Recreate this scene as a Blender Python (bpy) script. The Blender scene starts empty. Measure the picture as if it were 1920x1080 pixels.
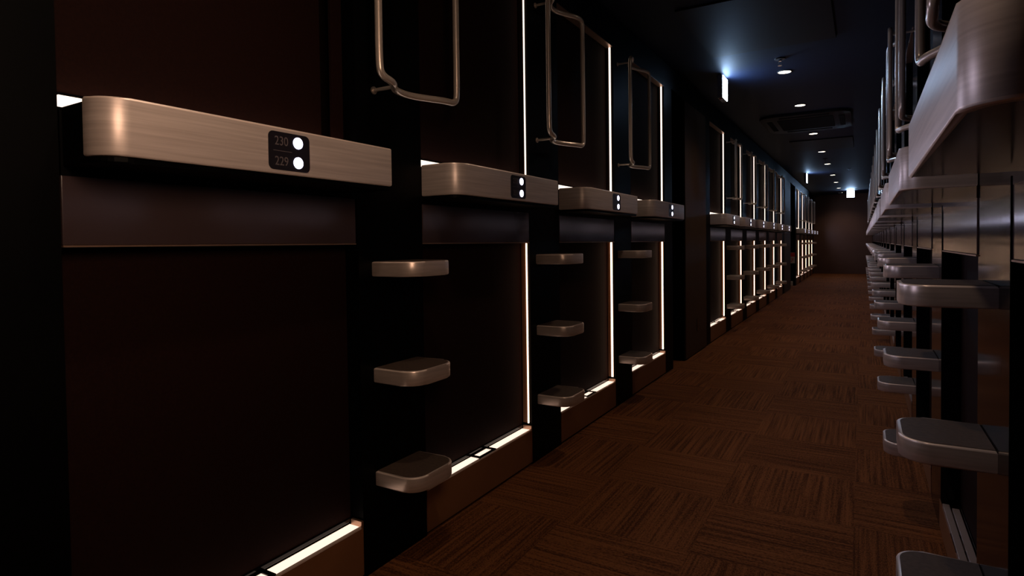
import bpy, bmesh, math, random
from mathutils import Vector, Matrix
random.seed(7)
scene = bpy.context.scene
COL = scene.collection

# ------------------------------------------------------------------ camera, exposure, world
F, YAW, PITCH, ROLL, CY = 1119.73, 0.53142, 0.02389, -0.01313, 485.03
cam_data = bpy.data.cameras.new('camera'); cam = bpy.data.objects.new('camera', cam_data); COL.objects.link(cam)
cam_data.sensor_width = 36.0; cam_data.lens = F / 1920 * 36.0; cam_data.clip_start = 0.01
cam_data.shift_y = -(540 - CY) / 1920
c, s = math.cos(YAW), math.sin(YAW)
A = Matrix(((c, s, 0), (-s, c, 0), (0, 0, 1)))
c, s = math.cos(PITCH), math.sin(PITCH)
B = Matrix(((1, 0, 0), (0, c, -s), (0, s, c)))
c, s = math.cos(ROLL), math.sin(ROLL)
Cm = Matrix(((c, 0, s), (0, 1, 0), (-s, 0, c)))
M = Cm @ B @ A                                   # rows: right, forward, up
R = Matrix((M[0], M[2], -M[1])).transposed()
cam.matrix_world = Matrix.Translation((0, 0, 1.1)) @ R.to_4x4()
scene.camera = cam
scene.view_settings.view_transform = 'Standard'
scene.view_settings.look = 'None'
scene.view_settings.gamma = 1
scene.view_settings.use_curve_mapping = False
scene.view_settings.exposure = 0.0
w = bpy.data.worlds.new('world'); scene.world = w; w.use_nodes = True
w.node_tree.nodes['Background'].inputs[0].default_value = (0.01, 0.01, 0.013, 1)
w.node_tree.nodes['Background'].inputs[1].default_value = 0.0
scene.cycles.use_denoising = True
scene.cycles.max_bounces = 8
scene.cycles.sample_clamp_indirect = 4

# main strengths
LAMP_W = 26.0          # ceiling downlights (W each)
LEAK = 1.7           # glow painted where light leaks round the pod blinds
SIGN = 95.0           # exit signs
CABIN_FILL = 12.5           # unseen glow panel added in the pod beside the camera
LED = 5.0             # indicator lamp lenses
LED_W = 5.5           # light thrown by each pair of indicator lamps (W)

# ------------------------------------------------------------------ layout numbers (metres)
XL, XR, CEIL, YEND, YBACK = -1.4238, 0.2519, 2.60, 22.3, -2.6
W, P = 0.8388, 1.1692
CW = P - W
L_NEAR = [0.5911 + P * i for i in range(4)]
g2 = 0.5911 + 3 * P + 2.5501
L_NEAR += [g2 + P * i for i in range(6)]
g3 = g2 + 5 * P + 3.8473
L_NEAR += [g3 + P * i for i in range(5)]
R_NEAR = [1.5709 - W + P * i for i in range(18)]
ZST, ZVB, ZBB, ZBT, ZUT = 0.176, 1.110, 1.284, 1.4006, 2.398
DZR = -0.052
BU = 0.167            # how far the fascia stands out from the wall

# ------------------------------------------------------------------ materials
def mat(name, color=(0.5, 0.5, 0.5), rough=0.5, metal=0.0, coat=0.0, spec=0.5, emit=None, es=0.0, aniso=0.0):
    m = bpy.data.materials.new(name); m.use_nodes = True
    b = m.node_tree.nodes['Principled BSDF']
    b.inputs['Base Color'].default_value = (*color, 1)
    b.inputs['Roughness'].default_value = rough
    b.inputs['Metallic'].default_value = metal
    b.inputs['Coat Weight'].default_value = coat
    b.inputs['Coat Roughness'].default_value = 0.08
    b.inputs['Specular IOR Level'].default_value = spec
    b.inputs['Anisotropic'].default_value = aniso
    if emit:
        b.inputs['Emission Color'].default_value = (*emit, 1)
        b.inputs['Emission Strength'].default_value = es
    return m
def noise_mix(m, c1, c2, scale=(1, 1, 1), nscale=8.0, rough=None, bump=0.0, detail=3, lo=0.35, hi=0.65):
    nt = m.node_tree; b = nt.nodes['Principled BSDF']
    tc = nt.nodes.new('ShaderNodeTexCoord'); mp = nt.nodes.new('ShaderNodeMapping'); mp.inputs['Scale'].default_value = scale
    n = nt.nodes.new('ShaderNodeTexNoise'); n.inputs['Scale'].default_value = nscale; n.inputs['Detail'].default_value = detail
    r = nt.nodes.new('ShaderNodeValToRGB')
    r.color_ramp.elements[0].position = lo; r.color_ramp.elements[0].color = (*c1, 1)
    r.color_ramp.elements[1].position = hi; r.color_ramp.elements[1].color = (*c2, 1)
    L = nt.links.new
    L(tc.outputs['Object'], mp.inputs[0]); L(mp.outputs[0], n.inputs['Vector']); L(n.outputs['Fac'], r.inputs[0]); L(r.outputs[0], b.inputs['Base Color'])
    if rough:
        mr = nt.nodes.new('ShaderNodeMapRange'); mr.inputs['To Min'].default_value = rough[0]; mr.inputs['To Max'].default_value = rough[1]
        L(n.outputs['Fac'], mr.inputs[0]); L(mr.outputs[0], b.inputs['Roughness'])
    if bump:
        bp = nt.nodes.new('ShaderNodeBump'); bp.inputs['Strength'].default_value = bump; bp.inputs['Distance'].default_value = 0.002
        L(n.outputs['Fac'], bp.inputs['Height']); L(bp.outputs[0], b.inputs['Normal'])
    return m

m_metal = noise_mix(mat('brushed_champagne_metal', rough=0.4, metal=0.45), (0.60, 0.49, 0.44), (0.74, 0.62, 0.56), scale=(1, 0.6, 26), nscale=5, rough=(0.34, 0.46), detail=4)
m_step = noise_mix(mat('satin_step_metal', rough=0.33, metal=0.6), (0.60, 0.48, 0.41), (0.72, 0.58, 0.51), scale=(1, 1, 12), nscale=8, rough=(0.28, 0.4))
m_rail = mat('polished_rail_metal', (0.72, 0.60, 0.51), rough=0.28, metal=0.6)
m_black = noise_mix(mat('gloss_black_panel', rough=0.12, spec=0.2), (0.0015, 0.0015, 0.002), (0.0022, 0.002, 0.0025), nscale=3, rough=(0.10, 0.14))
m_matt = noise_mix(mat('matt_black_wall_panel', rough=0.5, spec=0.06), (0.0006, 0.0006, 0.0007), (0.001, 0.0009, 0.001), nscale=3, rough=(0.42, 0.55))
m_edge = mat('highlight_edge_metal', (1.0, 0.82, 0.72), rough=0.36, metal=0.45)  # edge highlight put into the colour, paler than band and step metal
m_body = noise_mix(mat('dark_brown_lacquer', rough=0.14, spec=0.3), (0.008, 0.004, 0.003), (0.010, 0.005, 0.0035), nscale=4, rough=(0.12, 0.16))
m_valance = noise_mix(mat('smoked_brown_panel', rough=0.12, coat=0.0), (0.042, 0.027, 0.028), (0.048, 0.031, 0.032), nscale=3, rough=(0.11, 0.15))
m_kick = noise_mix(mat('brown_kick_panel', rough=0.45), (0.20, 0.082, 0.033), (0.22, 0.09, 0.037), nscale=5, rough=(0.4, 0.5))
m_blind = noise_mix(mat('dark_red_brown_blind', rough=0.8, spec=0.08), (0.0085, 0.0022, 0.0014), (0.012, 0.0033, 0.002), scale=(1, 1, 1), nscale=160, bump=0.2)
m_pad = noise_mix(mat('brown_grip_pad', rough=0.6), (0.05, 0.03, 0.02), (0.075, 0.045, 0.03), nscale=90, bump=0.3)
m_plate = mat('black_number_plate', (0.012, 0.010, 0.014), rough=0.3)
m_digit = mat('grey_numerals', (0.11, 0.09, 0.095), rough=0.5)
m_led = mat('indicator_lamp_white', (1, 1, 1), emit=(0.74, 0.72, 1.0), es=LED)
m_leak = mat('warm_leak_glow', (1, 0.9, 0.8), emit=(1.0, 0.79, 0.66), es=LEAK)  # emission standing in for cabin light leaking round the blinds
m_leak_low = mat('white_warm_leak_glow', (1, 0.9, 0.8), emit=(1.0, 0.60, 0.40), es=LEAK * 2.6)
m_sillglow = mat('warm_sill_glow', (1, 0.9, 0.8), emit=(1.0, 0.74, 0.60), es=LEAK * 0.75)  # emission put on the metal sill in place of cabin light falling there
m_jamb = mat('brown_jamb_liner', (0.13, 0.055, 0.022), rough=0.6)
m_sillunlit = mat('unlit_sill_rail', (0.42, 0.34, 0.31), rough=0.4, metal=0.6)
m_trim = mat('thin_copper_trim', (0.42, 0.26, 0.18), rough=0.35, metal=0.8)
m_lamp = mat('downlight_lens', (1, 1, 1), emit=(1.0, 0.86, 0.68), es=7)
m_bezel = mat('downlight_bezel', (0.02, 0.02, 0.02), rough=0.4)
m_signpanel = mat('lit_sign_panel', (1, 1, 1), emit=(0.42, 0.65, 1.0), es=SIGN)
m_signbox = mat('grey_sign_housing', (0.16, 0.17, 0.17), rough=0.5)
m_chrome = mat('chrome_fitting', (0.8, 0.8, 0.82), rough=0.15, metal=1)
m_red = mat('red_print', (0.55, 0.03, 0.02), rough=0.5)
m_white = mat('white_print', (0.62, 0.55, 0.48), rough=0.5)
m_ceil = noise_mix(mat('dark_blue_black_ceiling', rough=0.6, spec=0.1), (0.005, 0.0072, 0.017), (0.006, 0.0086, 0.020), nscale=2)
m_acp = noise_mix(mat('brown_black_ceiling_panel', rough=0.6, spec=0.1), (0.007, 0.003, 0.002), (0.009, 0.004, 0.0028), nscale=2)
m_end = noise_mix(mat('dark_brown_end_wall', rough=0.5), (0.10, 0.048, 0.03), (0.11, 0.055, 0.035), nscale=3)

def carpet():
    m = mat('brown_carpet_tiles', rough=0.95, spec=0.1); nt = m.node_tree; b = nt.nodes['Principled BSDF']; L = nt.links.new
    N = nt.nodes.new
    def math_(op, a, bb=None):
        n = N('ShaderNodeMath'); n.operation = op
        for i, v in enumerate((a, bb)):
            if v is None: continue
            if isinstance(v, (int, float)): n.inputs[i].default_value = v
            else: L(v, n.inputs[i])
        return n.outputs[0]
    tc = N('ShaderNodeTexCoord'); sp = N('ShaderNodeSeparateXYZ'); L(tc.outputs['Object'], sp.inputs[0])
    tx = math_('DIVIDE', math_('ADD', sp.outputs[0], 10.53), 0.5)
    ty = math_('DIVIDE', math_('ADD', sp.outputs[1], 10.0 - 2.11), 0.5)
    fx, fy = math_('FLOOR', tx), math_('FLOOR', ty)
    chk = math_('MODULO', math_('ADD', fx, fy), 2.0)            # 0: ribs run along the corridor (10.53/.5 offset keeps parity)
    def mixf(f, a, bb):
        n = N('ShaderNodeMix'); n.data_type = 'FLOAT'; L(f, n.inputs[0]); L(a, n.inputs[2]); L(bb, n.inputs[3]); return n.outputs[0]
    across = mixf(chk, sp.outputs[1], sp.outputs[0]); along = mixf(chk, sp.outputs[0], sp.outputs[1])
    seed = math_('ADD', math_('MULTIPLY', fx, 7.31), math_('MULTIPLY', fy, 3.77))
    cb = N('ShaderNodeCombineXYZ'); L(math_('MULTIPLY', across, 95.0), cb.inputs[0]); L(math_('MULTIPLY', along, 2.0), cb.inputs[1]); L(seed, cb.inputs[2])
    n1 = N('ShaderNodeTexNoise'); n1.inputs['Scale'].default_value = 1.0; n1.inputs['Detail'].default_value = 2; L(cb.outputs[0], n1.inputs['Vector'])
    cb2 = N('ShaderNodeCombineXYZ'); L(math_('MULTIPLY', across, 260.0), cb2.inputs[0]); L(math_('MULTIPLY', along, 120.0), cb2.inputs[1]); L(seed, cb2.inputs[2])
    n2 = N('ShaderNodeTexNoise'); n2.inputs['Scale'].default_value = 1.0; L(cb2.outputs[0], n2.inputs['Vector'])
    wn = N('ShaderNodeTexWhiteNoise'); wn.noise_dimensions = '1D'; L(seed, wn.inputs['W'])
    v = math_('ADD', math_('ADD', math_('MULTIPLY', n1.outputs['Fac'], 0.52), math_('MULTIPLY', n2.outputs['Fac'], 0.48)), math_('MULTIPLY', wn.outputs['Value'], 0.04))
    r = N('ShaderNodeValToRGB'); L(v, r.inputs[0])
    r.color_ramp.elements[0].position = 0.42; r.color_ramp.elements[0].color = (0.058, 0.019, 0.006, 1)
    r.color_ramp.elements[1].position = 0.60; r.color_ramp.elements[1].color = (0.190, 0.068, 0.021, 1)
    L(r.outputs[0], b.inputs['Base Color'])
    bp = N('ShaderNodeBump'); bp.inputs['Strength'].default_value = 0.5; bp.inputs['Distance'].default_value = 0.003; L(v, bp.inputs['Height']); L(bp.outputs[0], b.inputs['Normal'])
    return m
m_carpet = carpet()

# ------------------------------------------------------------------ mesh helpers
def link_mesh(name, bm, m, parent=None, loc=(0, 0, 0), smooth=False):
    bmesh.ops.recalc_face_normals(bm, faces=bm.faces[:])
    me = bpy.data.meshes.new(name); bm.to_mesh(me); bm.free(); me.materials.append(m)
    if smooth:
        for p in me.polygons: p.use_smooth = True
        me.set_sharp_from_angle(angle=math.radians(35))
    o = bpy.data.objects.new(name, me); COL.objects.link(o); o.location = loc
    if parent: o.parent = parent
    return o
def add_box(bm, x0, x1, y0, y1, z0, z1, bevel=0.0, seg=2):
    x0, x1 = sorted((x0, x1)); y0, y1 = sorted((y0, y1)); z0, z1 = sorted((z0, z1))
    r = bmesh.ops.create_cube(bm, size=1.0)
    for v in r['verts']:
        v.co = Vector(((x0 + x1) / 2 + v.co.x * (x1 - x0), (y0 + y1) / 2 + v.co.y * (y1 - y0), (z0 + z1) / 2 + v.co.z * (z1 - z0)))
    if bevel:
        es = list({e for v in r['verts'] for e in v.link_edges})
        bmesh.ops.bevel(bm, geom=es, offset=bevel, segments=seg, profile=0.5, affect='EDGES')
def add_prism(bm, pts, z0, z1, bevel=0.0, seg=2):
    """closed plan outline (x, y) extruded from z0 to z1, rim edges rounded"""
    vb = [bm.verts.new((x, y, z0)) for x, y in pts]; vt = [bm.verts.new((x, y, z1)) for x, y in pts]
    n = len(pts)
    f1 = bm.faces.new(vb[::-1]); f2 = bm.faces.new(vt)
    for i in range(n): bm.faces.new((vb[i], vb[(i + 1) % n], vt[(i + 1) % n], vt[i]))
    if bevel:
        es = list(f1.edges) + list(f2.edges)
        bmesh.ops.bevel(bm, geom=es, offset=bevel, segments=seg, profile=0.5, affect='EDGES')
def add_wall_ribbon(bm, pts, t, z0, z1, bevel=0.0):
    """open plan polyline given a thickness t on its inner side (left of travel)"""
    P2 = [Vector((a, b)) for a, b in pts]; inner = []
    for i, p in enumerate(P2):
        d = (P2[min(i + 1, len(P2) - 1)] - P2[max(i - 1, 0)]).normalized()
        inner.append(p + Vector((-d.y, d.x)) * t)
    add_prism(bm, [tuple(p) for p in P2] + [tuple(p) for p in inner[::-1]], z0, z1, bevel)
def add_tube(bm, path, r, closed=False, n=14):
    path = [Vector(p) for p in path]; N = len(path); rings = []
    up = Vector((0.3, 0.2, 1)).normalized(); prev = None
    for i, p in enumerate(path):
        a = path[(i - 1) % N] if (closed or i > 0) else p; b = path[(i + 1) % N] if (closed or i < N - 1) else p
        t = (b - a).normalized()
        if prev is None: u = t.cross(up).normalized()
        else: u = (prev - t * prev.dot(t)).normalized()
        prev = u; v = t.cross(u)
        rings.append([bm.verts.new(p + (u * math.cos(2 * math.pi * k / n) + v * math.sin(2 * math.pi * k / n)) * r) for k in range(n)])
    for i in range(N if closed else N - 1):
        A_, B_ = rings[i], rings[(i + 1) % N]
        off = 0
        if closed and i == N - 1:
            off = min(range(n), key=lambda k: (A_[0].co - B_[k].co).length)
        for k in range(n): bm.faces.new((A_[k], A_[(k + 1) % n], B_[(k + 1 + off) % n], B_[(k + off) % n]))
    if not closed:
        bm.faces.new(rings[0][::-1]); bm.faces.new(rings[-1])
def add_cyl(bm, c0, c1, r, n=24):
    add_tube(bm, [c0, c1], r, n=n)
def chaikin(pts, it=3, closed=True):
    pts = [Vector(p) for p in pts]
    for _ in range(it):
        q = []; N = len(pts)
        for i in range(N if closed else N - 1):
            a, b = pts[i], pts[(i + 1) % N]; q += [a * 0.75 + b * 0.25, a * 0.25 + b * 0.75]
        if not closed: q = [pts[0]] + q + [pts[-1]]
        pts = q
    return pts
def empty(name, loc, label, cat, group=None):
    o = bpy.data.objects.new(name, None); COL.objects.link(o); o.location = loc; o.empty_display_size = 0.1
    o['label'] = label; o['category'] = cat
    if group: o['group'] = group
    return o
def tag(o, label, cat, group=None):
    o['label'] = label; o['category'] = cat
    if group: o['group'] = group
    return o
def dup(root, loc, label, group=None):
    r = root.copy(); COL.objects.link(r); r.location = loc; r['label'] = label
    if group: r['group'] = group
    m = []
    for ch in list(root.children):
        if ch.get('skip_copy'): continue
        cc = ch.copy(); COL.objects.link(cc); cc.parent = r
        for g in ch.children:
            if g.get('skip_copy'): continue
            d = g.copy(); COL.objects.link(d); d.parent = cc
    return r
def structure(o):
    o['kind'] = 'structure'; return o
ORD = ['first', 'second', 'third', 'fourth', 'fifth', 'sixth', 'seventh', 'eighth', 'ninth', 'tenth', 'eleventh', 'twelfth',
       'thirteenth', 'fourteenth', 'fifteenth', 'sixteenth', 'seventeenth', 'eighteenth']

m_door = noise_mix(mat('matt_brown_door', rough=0.6, spec=0.2), (0.05, 0.026, 0.011), (0.058, 0.03, 0.013), nscale=3)
def paint_edge_highlight(o):  # gives upward bevel faces the paler metal, as a painted highlight
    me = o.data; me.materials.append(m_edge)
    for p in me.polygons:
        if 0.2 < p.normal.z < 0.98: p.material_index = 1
# ------------------------------------------------------------------ room shell
DEPTH = 0.62
bm = bmesh.new(); add_box(bm, -3.2, 1.4, YBACK - 0.2, YEND + 0.2, -0.1, 0.0); structure(link_mesh('floor', bm, m_carpet))
bm = bmesh.new(); add_box(bm, -3.2, 1.4, YBACK - 0.2, YEND + 0.2, CEIL, CEIL + 0.1); structure(link_mesh('ceiling', bm, m_ceil))
def wall_spans(near_list, y_start, y_end, gaps):
    """solid spans of the wall between the pod openings and passages"""
    opens = [(n, n + W) for n in near_list] + gaps
    opens.sort(); out = []; y = y_start
    for a, b in opens:
        if a > y: out.append((y, a))
        y = max(y, b)
    if y < y_end: out.append((y, y_end))
    return out
GAPS = [(5.17, 5.55), (14.9, 16.08)]
bm = bmesh.new()
for a, b in wall_spans(L_NEAR, YBACK, YEND, GAPS): add_box(bm, XL - DEPTH, XL, a, b, 0, CEIL)
for n in L_NEAR: add_box(bm, XL - DEPTH, XL, n, n + W, ZUT, CEIL)
for a, b in GAPS: add_box(bm, XL - DEPTH, XL, a, b, 2.42, CEIL)
structure(link_mesh('wall_left', bm, m_matt))
bm = bmesh.new()
for a, b in wall_spans([R_NEAR[0] - P] + R_NEAR, YBACK, YEND, []): add_box(bm, XR, XR + DEPTH, a, b, 0, CEIL)
for n in [R_NEAR[0] - P] + R_NEAR: add_box(bm, XR, XR + DEPTH, n, n + W, ZUT + DZR, CEIL)
structure(link_mesh('wall_right', bm, m_black))
bm = bmesh.new(); add_box(bm, XL - DEPTH, XR + DEPTH, YEND, YEND + 0.12, 0, CEIL); structure(link_mesh('wall_end', bm, m_end))
bm = bmesh.new(); add_box(bm, XL - DEPTH, XR + DEPTH, YBACK - 0.12, YBACK, 0, CEIL); structure(link_mesh('wall_back', bm, m_matt))
bm = bmesh.new()
add_box(bm, XL - DEPTH - 1.2, XL - DEPTH - 1.1, 4.9, 16.4, 0, CEIL)
structure(link_mesh('wall_passage', bm, m_matt))
# flush brown door leaf between the two groups of pods, left side
bm = bmesh.new(); add_box(bm, XL - 0.03, XL + 0.012, 5.565, 6.41, 0.01, 2.40, 0.003); d1 = structure(link_mesh('door_1', bm, m_door))
bm = bmesh.new(); add_box(bm, XL + 0.012, XL + 0.016, 5.98, 6.05, 0.22, 0.34, 0.001); link_mesh('socket_plate', bm, m_black, d1)
bm = bmesh.new(); add_box(bm, XL - 0.02, XL + 0.010, 13.62, 14.88, 0.01, 2.40, 0.003); structure(link_mesh('door_2', bm, m_door))

# ------------------------------------------------------------------ pods
def band_outline(side, inset=0.0, r=0.058, n=8, u0=0.0):
    """plan outline from the wall at the near end, round the near corner, along the front to the square far end"""
    pts = [(u0, inset)]
    uF = BU - inset
    for k in range(n + 1):
        a = math.pi / 2 * k / n
        pts.append((uF - r + r * math.sin(a), inset + r - r * math.cos(a)))
    pts.append((uF, W - 0.0196 - inset))
    pts.append((u0, W - 0.0196 - inset))
    return pts
def text_mesh(txt, size):
    cu = bpy.data.curves.new('txt', 'FONT'); cu.body = txt; cu.size = size; cu.extrude = 0.0003; cu.align_x = 'LEFT'
    o = bpy.data.objects.new('txt', cu); COL.objects.link(o)
    dg = bpy.context.evaluated_depsgraph_get(); dg.update()
    me = bpy.data.meshes.new_from_object(o.evaluated_get(dg)); bpy.data.objects.remove(o); bpy.data.curves.remove(cu)
    return me
def make_plate(side, band, z, sg):
    b_ = bmesh.new(); y0, y1, zc, h_ = 0.375, 0.5015, z(1.3415), 0.0475
    pl = []
    r_ = 0.014
    for (cy_, cz_, a0) in ((y1 - r_, zc + h_ - r_, 0), (y0 + r_, zc + h_ - r_, 90), (y0 + r_, zc - h_ + r_, 180), (y1 - r_, zc - h_ + r_, 270)):
        for k in range(6):
            a = math.radians(a0 + 18 * k); pl.append((cy_ + r_ * math.cos(a), cz_ + r_ * math.sin(a)))
    va = [b_.verts.new((sg * (BU - 0.002), a, b)) for a, b in pl]; vb = [b_.verts.new((sg * (BU + 0.0012), a, b)) for a, b in pl]
    b_.faces.new(va); b_.faces.new(vb)
    for i in range(len(pl)): b_.faces.new((va[i], va[(i + 1) % len(pl)], vb[(i + 1) % len(pl)], vb[i]))
    link_mesh('number_plate', b_, m_plate, band)
    for zz in (z(1.367), z(1.3165)):
        b_ = bmesh.new(); add_cyl(b_, (sg * (BU - 0.002), 0.4639, zz), (sg * (BU + 0.0026), 0.4639, zz), 0.0148)
        link_mesh('indicator_lamp', b_, m_led, band)
    ld = bpy.data.lights.new('indicator_beam', 'SPOT'); ld.energy = LED_W; ld.color = (0.74, 0.72, 1.0); ld.spot_size = math.radians(168); ld.spot_blend = 0.6; ld.shadow_soft_size = 0.012
    lo = bpy.data.objects.new('indicator_beam', ld); COL.objects.link(lo); lo.parent = band
    lo.location = (sg * (BU + 0.016), 0.4639, z(1.3415)); lo.rotation_euler = (0, -sg * math.pi / 2, 0)
def pod(side, lit_jamb=True, jamb_w=0.014, name='capsule_pod'):
    """a stacked pair of sleeping capsules; origin on the floor at the near corner of its opening"""
    sg = 1 if side == 'L' else -1
    dz = 0 if side == 'L' else DZR
    z = lambda v: v + dz
    root = empty(name, (XL if side == 'L' else XR, 0, 0), '', 'capsule pod')
    def bx(name_, m, u0, u1, y0, y1, z0, z1, bev=0.0, parent=root):
        b_ = bmesh.new(); add_box(b_, sg * u0, sg * u1, y0, y1, z0, z1, bev); return link_mesh(name_, b_, m, parent)
    # shell (closed box behind the blinds)
    b_ = bmesh.new()
    e = 0.0015
    for (za, zb) in ((z(ZST) - 0.03, z(ZVB) + 0.01), (z(ZBT) - 0.06, z(ZUT))):
        add_box(b_, -sg * 0.55, -sg * 0.53, e, W - e, za, zb)
        add_box(b_, -sg * 0.53, -sg * 0.064, e, 0.012, za, zb); add_box(b_, -sg * 0.53, -sg * 0.064, W - 0.012, W - e, za, zb)
        add_box(b_, -sg * 0.53, -sg * 0.064, e, W - e, za, za + 0.012); add_box(b_, -sg * 0.53, -sg * 0.064, e, W - e, zb - 0.012, zb - e)
    link_mesh('pod_shell', b_, m_body, root)
    # kick panel + plinth
    bx('kick_panel', m_kick, -0.05, 0.002, e, W - e, 0.012, z(ZST) - 0.004, 0.002)
    bx('plinth', m_black, -0.05, -0.012, e, W - e, 0.0, 0.012)
    # sill: front rail, groove, rear rail
    if side == 'L':
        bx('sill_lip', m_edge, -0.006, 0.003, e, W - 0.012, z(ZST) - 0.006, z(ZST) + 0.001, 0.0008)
        bx('sill_glow', m_sillglow, -0.050, -0.006, e, W - 0.012, z(ZST) - 0.004, z(ZST), 0.0008)  # sill surface glows by itself, as if lit from inside the pod
        bx('sill_end_stop', m_trim, -0.046, 0.002, W - 0.011, W - e, z(ZST) - 0.004, z(ZST) + 0.018, 0.001)
    else:
        s_ = bx('sill_rail', m_sillunlit, -0.018, 0.002, 0.006, W - 0.10, z(ZST) + 0.012 - 0.016, z(ZST) + 0.014, 0.001)
        bx('sill_rail', m_sillunlit, -0.044, -0.023, 0.006, W - 0.13, z(ZST) - 0.004, z(ZST) + 0.014, 0.001)
        bx('sill_base', m_body, -0.05, 0.001, e, W - e, z(ZST) - 0.005, z(ZST) + 0.002)
    # valance
    bx('valance', m_valance, -0.05, 0.003, e, W - (0.012 if side == 'L' else 0.085), z(ZVB), z(ZBB) - 0.012, 0.002)
    if side == 'R': bx('end_post', m_black, -0.05, 0.006, W - 0.085, W - e, z(ZST) + 0.02, z(ZBB) - 0.012, 0.001)
    # body under the fascia
    b_ = bmesh.new(); pts = [(sg * u, v) for u, v in band_outline(side, 0.006)]
    add_prism(b_, pts, z(ZBB) - (0.012 if side == 'L' else -0.001), z(ZBT) - 0.006, 0.002)
    add_box(b_, -sg * 0.53, sg * 0.004, e, W - e, z(ZBB) - 0.03, z(ZBT) - 0.012)
    link_mesh('ledge_body', b_, m_matt if side == 'L' else m_body, root)
    # fascia band: thin metal wrap round the near corner and along the front
    o_ = band_outline(side)[1:-1]
    wrap = [(0.102 if not lit_jamb else 0.002, 0.0)] + o_  # first left pod: wrap cut short, dark body stands in for shade
    b_ = bmesh.new(); add_wall_ribbon(b_, wrap, 0.010, z(ZBB), z(ZBT), 0.0045)
    for v in b_.verts: v.co.x *= sg
    band = link_mesh('fascia_band', b_, m_metal, root, smooth=True); paint_edge_highlight(band)
    # number plate with two lamps
    make_plate(side, band, z, sg) if side == 'L' else None
    # blinds
    g_ = 0.006 if side == 'L' else 0.002
    lb = bx('lower_blind', m_blind, -0.055, -0.052, e, W - g_, z(ZST) + 0.018, z(ZVB) - 0.001)
    bx('bottom_bar', m_black, -0.058, -0.048, e, W - g_, z(ZST) + 0.006, z(ZST) + 0.020, 0.002, lb)
    b_ = bmesh.new()                                   # pull tab: a small open frame hanging over the sill
    ya, yb, zt, zb = 0.36, 0.495, z(ZST) + 0.018, z(ZST) + 0.004
    add_box(b_, -sg * 0.042, sg * 0.000, ya, ya + 0.016, zb, zb + 0.005, 0.001); add_box(b_, -sg * 0.042, sg * 0.000, yb - 0.016, yb, zb, zb + 0.005, 0.001)
    add_box(b_, -sg * 0.008, sg * 0.004, ya, yb, zb, zb + 0.005, 0.001); add_box(b_, -sg * 0.056, -sg * 0.040, ya, yb, zb, z(ZST) + 0.009, 0.002)
    link_mesh('pull_tab', b_, m_black, lb)
    if side == 'L' and not lit_jamb:
        bx('blind_side_guide', m_blind, -0.040, -0.030, W - 0.072, W - 0.026, z(ZBT) + 0.024, z(ZUT) - 0.007)
        g_ = 0.098
    ub = bx('upper_blind', m_blind, -0.055, -0.052, e, W - g_, z(ZBT) + 0.034, z(ZUT) - 0.004)
    bx('bottom_bar', m_black, -0.058, -0.048, e, W - g_, z(ZBT) + 0.024, z(ZBT) + 0.036, 0.002, ub)
    # upper head trim and lip below the valance
    bx('head_trim', m_trim, -0.046, 0.003, e, W - e, z(ZUT) - 0.006, z(ZUT) - 0.001)
    bx('valance_lip', m_trim, -0.046, 0.0045, e, W - 0.013, z(ZVB) - 0.004, z(ZVB) - 0.0002)
    if side == 'L':
        bx('leak_glow', m_leak, -0.046, -0.004, 0.004, W - 0.02, z(ZBT) + 0.004, z(ZBT) + 0.020)  # glowing bar for the light that escapes under the upper blind
        if lit_jamb:
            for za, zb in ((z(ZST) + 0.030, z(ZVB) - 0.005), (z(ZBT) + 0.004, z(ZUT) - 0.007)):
                o = bx('leak_glow', m_leak_low if za < 1 else m_leak, -0.015 - jamb_w, -0.015, W - 0.0075, W - 0.0016, za, zb)  # glowing bar for the light that escapes past the blind's far edge
                bx('jamb_liner', m_jamb if za < 1 else m_body, -0.050, -0.0165 - jamb_w, W - 0.0016, W - 0.0002, za, zb)
    return root

def number_text(root, side, upper, lower):
    sg = 1 if side == 'L' else -1
    band = [c_ for c_ in root.children if c_.name.startswith('fascia_band')][0]
    b_ = bmesh.new()
    for txt, zz in ((upper, 1.3555), (lower, 1.3055)):
        me = text_mesh(txt, 0.032)
        bb = bmesh.new(); bb.from_mesh(me); bpy.data.meshes.remove(me)
        for v in bb.verts: v.co = Vector((BU + 0.0016 + v.co.z, 0.3925 + v.co.x * 0.86, zz + v.co.y))
        tmp = bpy.data.meshes.new('t'); bb.to_mesh(tmp); bb.free(); b_.from_mesh(tmp); bpy.data.meshes.remove(tmp)
    add_box(b_, BU + 0.0012, BU + 0.0018, 0.389, 0.445, 1.3408, 1.3422)
    o = link_mesh('room_numbers', b_, m_digit, band)
    return o

WHERE_L = ['plate reading 230 and 229', 'second from the picture edge', 'third from the picture edge', 'last before the passage']
proto_dark = pod('L', False)
proto_lit = pod('L', True, 0.0055)
proto_far = pod('L', True, 0.0115)
L_PODS = []
for i, n in enumerate(L_NEAR):
    if i < 4: lab = 'stacked pair of sleeping pods, left wall, ' + WHERE_L[i]
    elif i < 10: lab = 'stacked pair of sleeping pods, %s of the middle left group' % ORD[i - 4]
    else: lab = 'tiny stacked pair of sleeping pods, %s of the furthest left group' % ORD[i - 10]
    grp = 'sleeping pods along the left wall'
    src = {0: proto_dark, 1: proto_lit, 4: proto_far}.get(i)
    if src is not None:
        r = src; r.location = (XL, n, 0); r['label'] = lab; r['group'] = grp
    else:
        r = dup(proto_lit if i < 2 else proto_far, (XL, n, 0), lab, grp)
    L_PODS.append(r)
for i, r in enumerate(L_PODS[:6]):
    number_text(r, 'L', str(230 + 2 * i), str(229 + 2 * i))
R_PODS = []
proto_r = pod('R', True)
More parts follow.
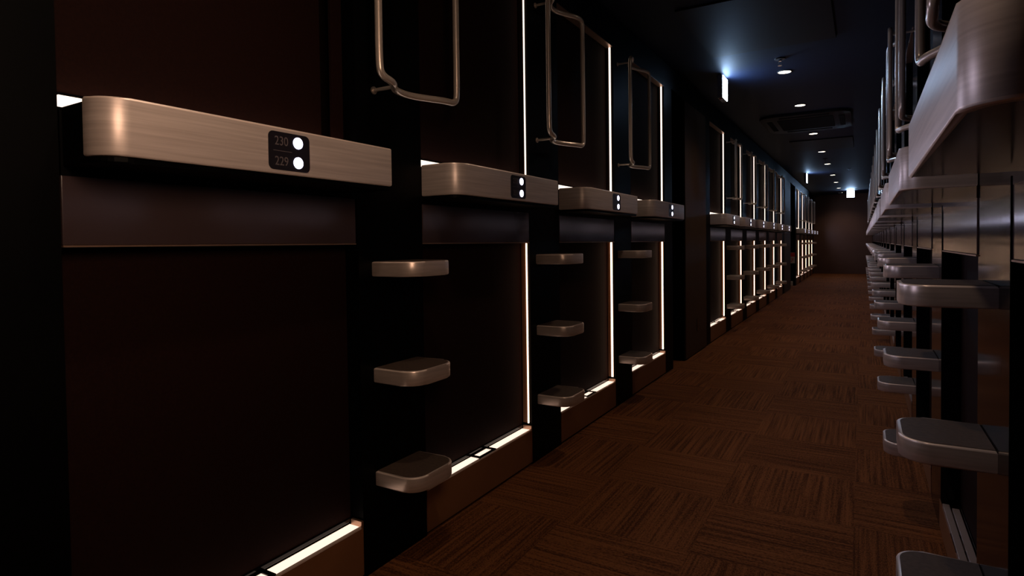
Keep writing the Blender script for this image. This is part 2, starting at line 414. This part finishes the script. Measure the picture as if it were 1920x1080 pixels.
for i, n in enumerate(R_NEAR):
    lab = ('unlit pod pair with big metal ledge cut off by the right picture edge' if i == 0 else
           'unlit stacked pair of sleeping pods, right wall, %s beyond the cut-off ledge' % ORD[i - 1])
    if i == 0: r = proto_r; r.location = (XR, n, 0); r['label'] = lab; r['group'] = 'sleeping pods along the right wall'
    else: r = dup(proto_r, (XR, n, 0), lab, 'sleeping pods along the right wall')
    R_PODS.append(r)

# unseen pod beside the camera: blind left out, glow panel added to warm ledges
open_pod = dup(proto_r, (XR, R_NEAR[0] - P, 0), 'open pod beside the camera, glow panel added inside as warm fill, out of frame', 'sleeping pods along the right wall')
for ch in list(open_pod.children):
    if ch.name.startswith('upper_blind'):
        for g in list(ch.children): bpy.data.objects.remove(g)
        bpy.data.objects.remove(ch)
b_ = bmesh.new(); add_box(b_, 0.30, 0.31, 0.06, W - 0.06, 1.50, 2.25, 0.002); link_mesh('added_fill_panel', b_, mat('added_fill_glow', (1, 1, 1), emit=(1.0, 0.67, 0.47), es=CABIN_FILL), open_pod)  # fill panel added out of frame to warm the nearest left ledge

# ------------------------------------------------------------------ footholds and grab rails on the columns
def foothold(side):
    sg = 1 if side == 'L' else -1
    D, Y0, Y1, rc, T = 0.178, -0.116, 0.116, 0.062, 0.050
    def outline(ins, u0=0.0):
        pts = [(u0, Y0 + ins)]
        for k in range(9):
            a = math.pi / 2 * k / 8; pts.append((D - ins - (rc - ins) + (rc - ins) * math.sin(a), Y0 + rc - (rc - ins) * math.cos(a)))
        for k in range(9):
            a = math.pi / 2 * k / 8; pts.append((D - ins - (rc - ins) + (rc - ins) * math.cos(a), Y1 - rc + (rc - ins) * math.sin(a)))
        pts.append((u0, Y1 - ins)); return [(sg * u, v) for u, v in pts]
    root = empty('foothold_step', (0, 0, 0), '', 'step')
    b_ = bmesh.new(); add_prism(b_, outline(0), -T, 0, 0.0045); paint_edge_highlight(link_mesh('step_body', b_, m_step, root, smooth=True))
    b_ = bmesh.new(); add_prism(b_, outline(0.008, 0.002), -0.001, 0.0012, 0.0005); link_mesh('tread_pad', b_, m_pad, root)
    return root
def grab_rail(side):
    sg = 1 if side == 'L' else -1
    root = empty('grab_rail', (0, 0, 0), '', 'grab rail')
    zt, zb = 2.30, 1.625
    def run(z, flip):
        p = [(0.124, -0.012, z + 0.01), (0.122, 0.05, z), (0.075, 0.10, z), (0.055, 0.15, z), (0.055, 0.21, z), (0.080, 0.27, z), (0.112, 0.33, z), (0.119, 0.395, z)]
        return p[::-1] if flip else p
    loop = [(0.124, -0.019, zt - 0.2), (0.124, -0.019, zb + 0.2), (0.124, -0.019, zb + 0.05)] + run(zb, False)[0:] + [(0.119, 0.40, zb + 0.05), (0.119, 0.40, zb + 0.2), (0.119, 0.40, zt - 0.2), (0.119, 0.40, zt - 0.05)] + run(zt, True) + [(0.124, -0.019, zt - 0.05)]
    loop = chaikin([(sg * a, b, c_) for a, b, c_ in loop], 3, True)
    b_ = bmesh.new(); add_tube(b_, loop, 0.0118, True); link_mesh('rail', b_, m_rail, root, smooth=True)
    for zz in (zb, zt):
        b_ = bmesh.new(); add_cyl(b_, (0, 0.085, zz), (sg * 0.085, 0.085, zz), 0.006, 16); add_cyl(b_, (0, 0.085, zz), (sg * 0.004, 0.085, zz), 0.013, 20)
        link_mesh('wall_mount', b_, m_rail, root, smooth=True)
    return root
L_COLS = [(i, n + W) for i, n in enumerate(L_NEAR) if i not in (3, 9, 14)]
R_COLS = [(i, n + W) for i, n in enumerate(R_NEAR) if i < 17]
STEPZ = [('top', 1.048), ('middle', 0.689), ('lowest', 0.337)]
for side, cols in (('L', L_COLS), ('R', R_COLS)):
    st = foothold(side); gr = grab_rail(side); first = True; dz = 0 if side == 'L' else DZR; X = XL if side == 'L' else XR
    wl = 'left' if side == 'L' else 'right'
    for k, (i, yc) in enumerate(cols):
        if side == 'L':
            if i < 4: where = 'between the %s and %s left pods from the front' % (ORD[i], ORD[i + 1])
            elif i < 10: where = 'between the %s and %s pods of the middle left group' % (ORD[i - 4], ORD[i - 3])
            else: where = 'between the %s and %s pods of the furthest left group' % (ORD[i - 10], ORD[i - 9])
        else:
            where = 'on the %s right wall column, counted from the camera' % ORD[i]
        for nm, z in STEPZ:
            lab = '%s satin metal foothold step %s' % (nm, where)
            loc = (X, yc + 0.178, z + dz)
            g = 'foothold steps on the %s wall' % wl
            if first: st.location = loc; st['label'] = lab; st['group'] = g
            else: dup(st, loc, lab, g)
            if first:
                gr.location = (X, yc, dz); gr['label'] = 'bent looped metal grab rail ' + where; gr['group'] = 'grab rails on the %s wall' % wl
            elif nm == 'top':
                dup(gr, (X, yc, dz), 'bent looped metal grab rail ' + where, 'grab rails on the %s wall' % wl)
            first = False

# ------------------------------------------------------------------ ceiling
def lamp_at(y, idx, seen):
    lab = ('small round warm ceiling downlight, %s one seen going away from the camera' % ORD[idx]) if seen else 'small round warm ceiling downlight, %s one added above the foreground to brighten it, out of frame' % ORD[idx]
    r = empty('ceiling_downlight', (-0.60, y, CEIL), lab, 'ceiling light', 'downlights along the ceiling' if seen else 'added downlights above the foreground')
    b_ = bmesh.new()
    prof = [(0.052, 0), (0.062, 0), (0.062, -0.006), (0.054, -0.008)]
    n = 28; rings = []
    for rr, zz in prof: rings.append([b_.verts.new((rr * math.cos(2 * math.pi * k / n), rr * math.sin(2 * math.pi * k / n), zz)) for k in range(n)])
    for a in range(4):
        A_, B_ = rings[a], rings[(a + 1) % 4]
        for k in range(n): b_.faces.new((A_[k], A_[(k + 1) % n], B_[(k + 1) % n], B_[k]))
    link_mesh('bezel', b_, m_bezel, r)
    b_ = bmesh.new(); add_cyl(b_, (0, 0, -0.001), (0, 0, -0.005), 0.052, 28); link_mesh('lens', b_, m_lamp, r)
    ld = bpy.data.lights.new('downlight_beam', 'SPOT'); ld.energy = LAMP_W; ld.color = (1.0, 0.73, 0.54); ld.spot_size = math.radians(125); ld.spot_blend = 0.8; ld.shadow_soft_size = 0.05
    lo = bpy.data.objects.new('downlight_beam', ld); COL.objects.link(lo); lo.parent = r; lo.location = (0, 0, -0.012)
    return r
for k, y in enumerate([5.83, 7.35, 9.40, 11.39, 13.28, 15.6, 17.6, 19.6, 21.5]): lamp_at(y, k, True)
for k, y in enumerate([0.9, 3.3]): lamp_at(y, k, False)  # unseen pair, added to brighten the near ledges and carpet

def rounded_rect(x0, x1, y0, y1, r, n=8):
    pts = []
    for cx, cy_, a0 in ((x1 - r, y1 - r, 0), (x0 + r, y1 - r, 90), (x0 + r, y0 + r, 180), (x1 - r, y0 + r, 270)):
        for k in range(n + 1):
            a = math.radians(a0 + 90 * k / n); pts.append((cx + r * math.cos(a), cy_ + r * math.sin(a)))
    return pts
def cassette(cx, cy_, hx, hy, r, lab):
    root = empty('air_conditioner', (cx, cy_, CEIL), lab, 'air conditioner')
    b_ = bmesh.new(); add_prism(b_, rounded_rect(-hx, hx, -hy, hy, r), -0.028, 0.0, 0.008, 3); link_mesh('panel', b_, m_acp, root, smooth=True)
    b_ = bmesh.new()
    add_prism(b_, rounded_rect(-hx * 0.62, hx * 0.62, -hy * 0.62, hy * 0.62, 0.03), -0.032, -0.026, 0.002); link_mesh('intake_grille', b_, m_grille, root)
    for sx, sy, lx, ly in ((0, 1, hx * 0.55, 0.03), (0, -1, hx * 0.55, 0.03), (1, 0, 0.03, hy * 0.55), (-1, 0, 0.03, hy * 0.55)):
        b_ = bmesh.new(); add_box(b_, sx * hx * 0.8 - lx, sx * hx * 0.8 + lx, sy * hy * 0.8 - ly, sy * hy * 0.8 + ly, -0.033, -0.027, 0.002); link_mesh('louvre', b_, m_grille, root)
m_grille = mat('matt_black_grille', (0.003, 0.0025, 0.002), rough=0.8, spec=0.05)
cassette(-0.61, 8.40, 0.49, 0.62, 0.16, 'dark round-cornered air conditioner panel on the ceiling between the second and third downlights')
def hatch(x0, x1, y0, y1, lab):
    b_ = bmesh.new(); add_box(b_, x0, x1, y0, y1, CEIL - 0.014, CEIL, 0.003)
    tag(link_mesh('ceiling_panel', b_, m_acp), lab, 'ceiling panel', 'flat panels on the ceiling')
hatch(-1.05, -0.17, 3.9, 5.03, 'large flat brown-black ceiling panel nearer the camera than the first exit sign')
hatch(-0.96, -0.13, 9.95, 11.1, 'flat brown-black ceiling panel between the third and fourth downlights')

def exit_sign(loc, facing, lab):
    """facing 'X' = lit face towards +X, 'Y' = lit face towards the camera"""
    root = empty('exit_sign', loc, lab, 'exit sign')
    if facing == 'X': rot = 0
    else: rot = -math.pi / 2
    b_ = bmesh.new(); add_box(b_, -0.045, 0, -0.105, 0.105, -0.215, -0.012, 0.004); link_mesh('housing', b_, m_signbox, root)
    b_ = bmesh.new(); add_box(b_, 0.0, 0.006, -0.099, 0.099, -0.209, -0.018, 0.001); link_mesh('lit_panel', b_, m_signpanel, root)
    b_ = bmesh.new(); add_box(b_, -0.035, -0.01, -0.08, 0.08, -0.013, 0.0); link_mesh('mounting_bracket', b_, m_signbox, root)
    b_ = bmesh.new(); add_cyl(b_, (-0.022, -0.07, -0.214), (-0.022, -0.07, -0.223), 0.012, 16); link_mesh('test_button', b_, m_red, root)
    root.rotation_euler = (0, 0, rot)
    return root
exit_sign((-1.08, 5.68, CEIL), 'X', 'bright white lit exit sign near the left wall, nearest the camera')
exit_sign((-1.08, 14.85, CEIL), 'X', 'small bright white lit exit sign near the left wall, further down the corridor')
exit_sign((-0.32, 20.8, CEIL), 'Y', 'bright white square exit sign hanging in front of the end wall')

def sprinkler(x, y, lab):
    root = empty('sprinkler', (x, y, CEIL), lab, 'sprinkler')
    b_ = bmesh.new(); add_cyl(b_, (0, 0, 0), (0, 0, -0.008), 0.042, 28); link_mesh('cover_plate', b_, m_bezel, root)
    b_ = bmesh.new(); add_cyl(b_, (0, 0, -0.008), (0, 0, -0.022), 0.014, 16); link_mesh('collar', b_, m_chrome, root)
    b_ = bmesh.new()
    for sx in (-1, 1): add_tube(b_, [(0.010 * sx, 0, -0.02), (0.015 * sx, 0, -0.040), (0.004 * sx, 0, -0.056)], 0.0022, n=8)
    add_cyl(b_, (0, 0, -0.056), (0, 0, -0.059), 0.016, 16); link_mesh('deflector', b_, m_chrome, root)
sprinkler(-0.59, 5.40, 'chrome ceiling sprinkler just before the first downlight')
sprinkler(-0.60, 12.45, 'small sprinkler on the ceiling between the fourth and fifth downlights')
sprinkler(-0.25, 14.5, 'small sprinkler right of centre on the ceiling near the second exit sign')
sprinkler(-0.17, 20.3, 'tiny sprinkler on the ceiling right of the hanging end exit sign')
# speaker / detector by the end sign
b_ = bmesh.new(); add_cyl(b_, (-0.62, 21.3, CEIL), (-0.62, 21.3, CEIL - 0.03), 0.05, 24); add_cyl(b_, (-0.62, 21.3, CEIL - 0.03), (-0.62, 21.3, CEIL - 0.045), 0.032, 24)
tag(link_mesh('smoke_detector', b_, m_signbox), 'small round grey smoke detector left of the hanging end exit sign', 'smoke detector')

# ------------------------------------------------------------------ things in the second gap of the left wall
root = empty('extinguisher_notice', (XL - 0.062, 16.078, 0.68), 'red and white fire notice on the wall end beyond the middle left pod group', 'notice')
b_ = bmesh.new(); add_box(b_, -0.052, 0.052, -0.004, 0.0, -0.13, 0.13, 0.001); link_mesh('notice_plate', b_, m_white, root)
b_ = bmesh.new(); add_box(b_, -0.050, 0.050, -0.0055, -0.004, 0.03, 0.125); link_mesh('red_field', b_, m_red, root)
b_ = bmesh.new(); add_box(b_, -0.03, 0.03, -0.0055, -0.004, -0.02, -0.005); add_box(b_, -0.02, 0.02, -0.0055, -0.004, -0.06, -0.035); add_box(b_, -0.035, -0.01, -0.0055, -0.004, -0.1, -0.075)
link_mesh('red_marks', b_, m_red, root)
b_ = bmesh.new(); add_box(b_, XL - 0.115, XL - 0.055, 16.03, 16.075, 0.0, 0.11, 0.01); tag(link_mesh('door_stop', b_, m_white), 'small white block on the floor below the red fire notice', 'door stop')
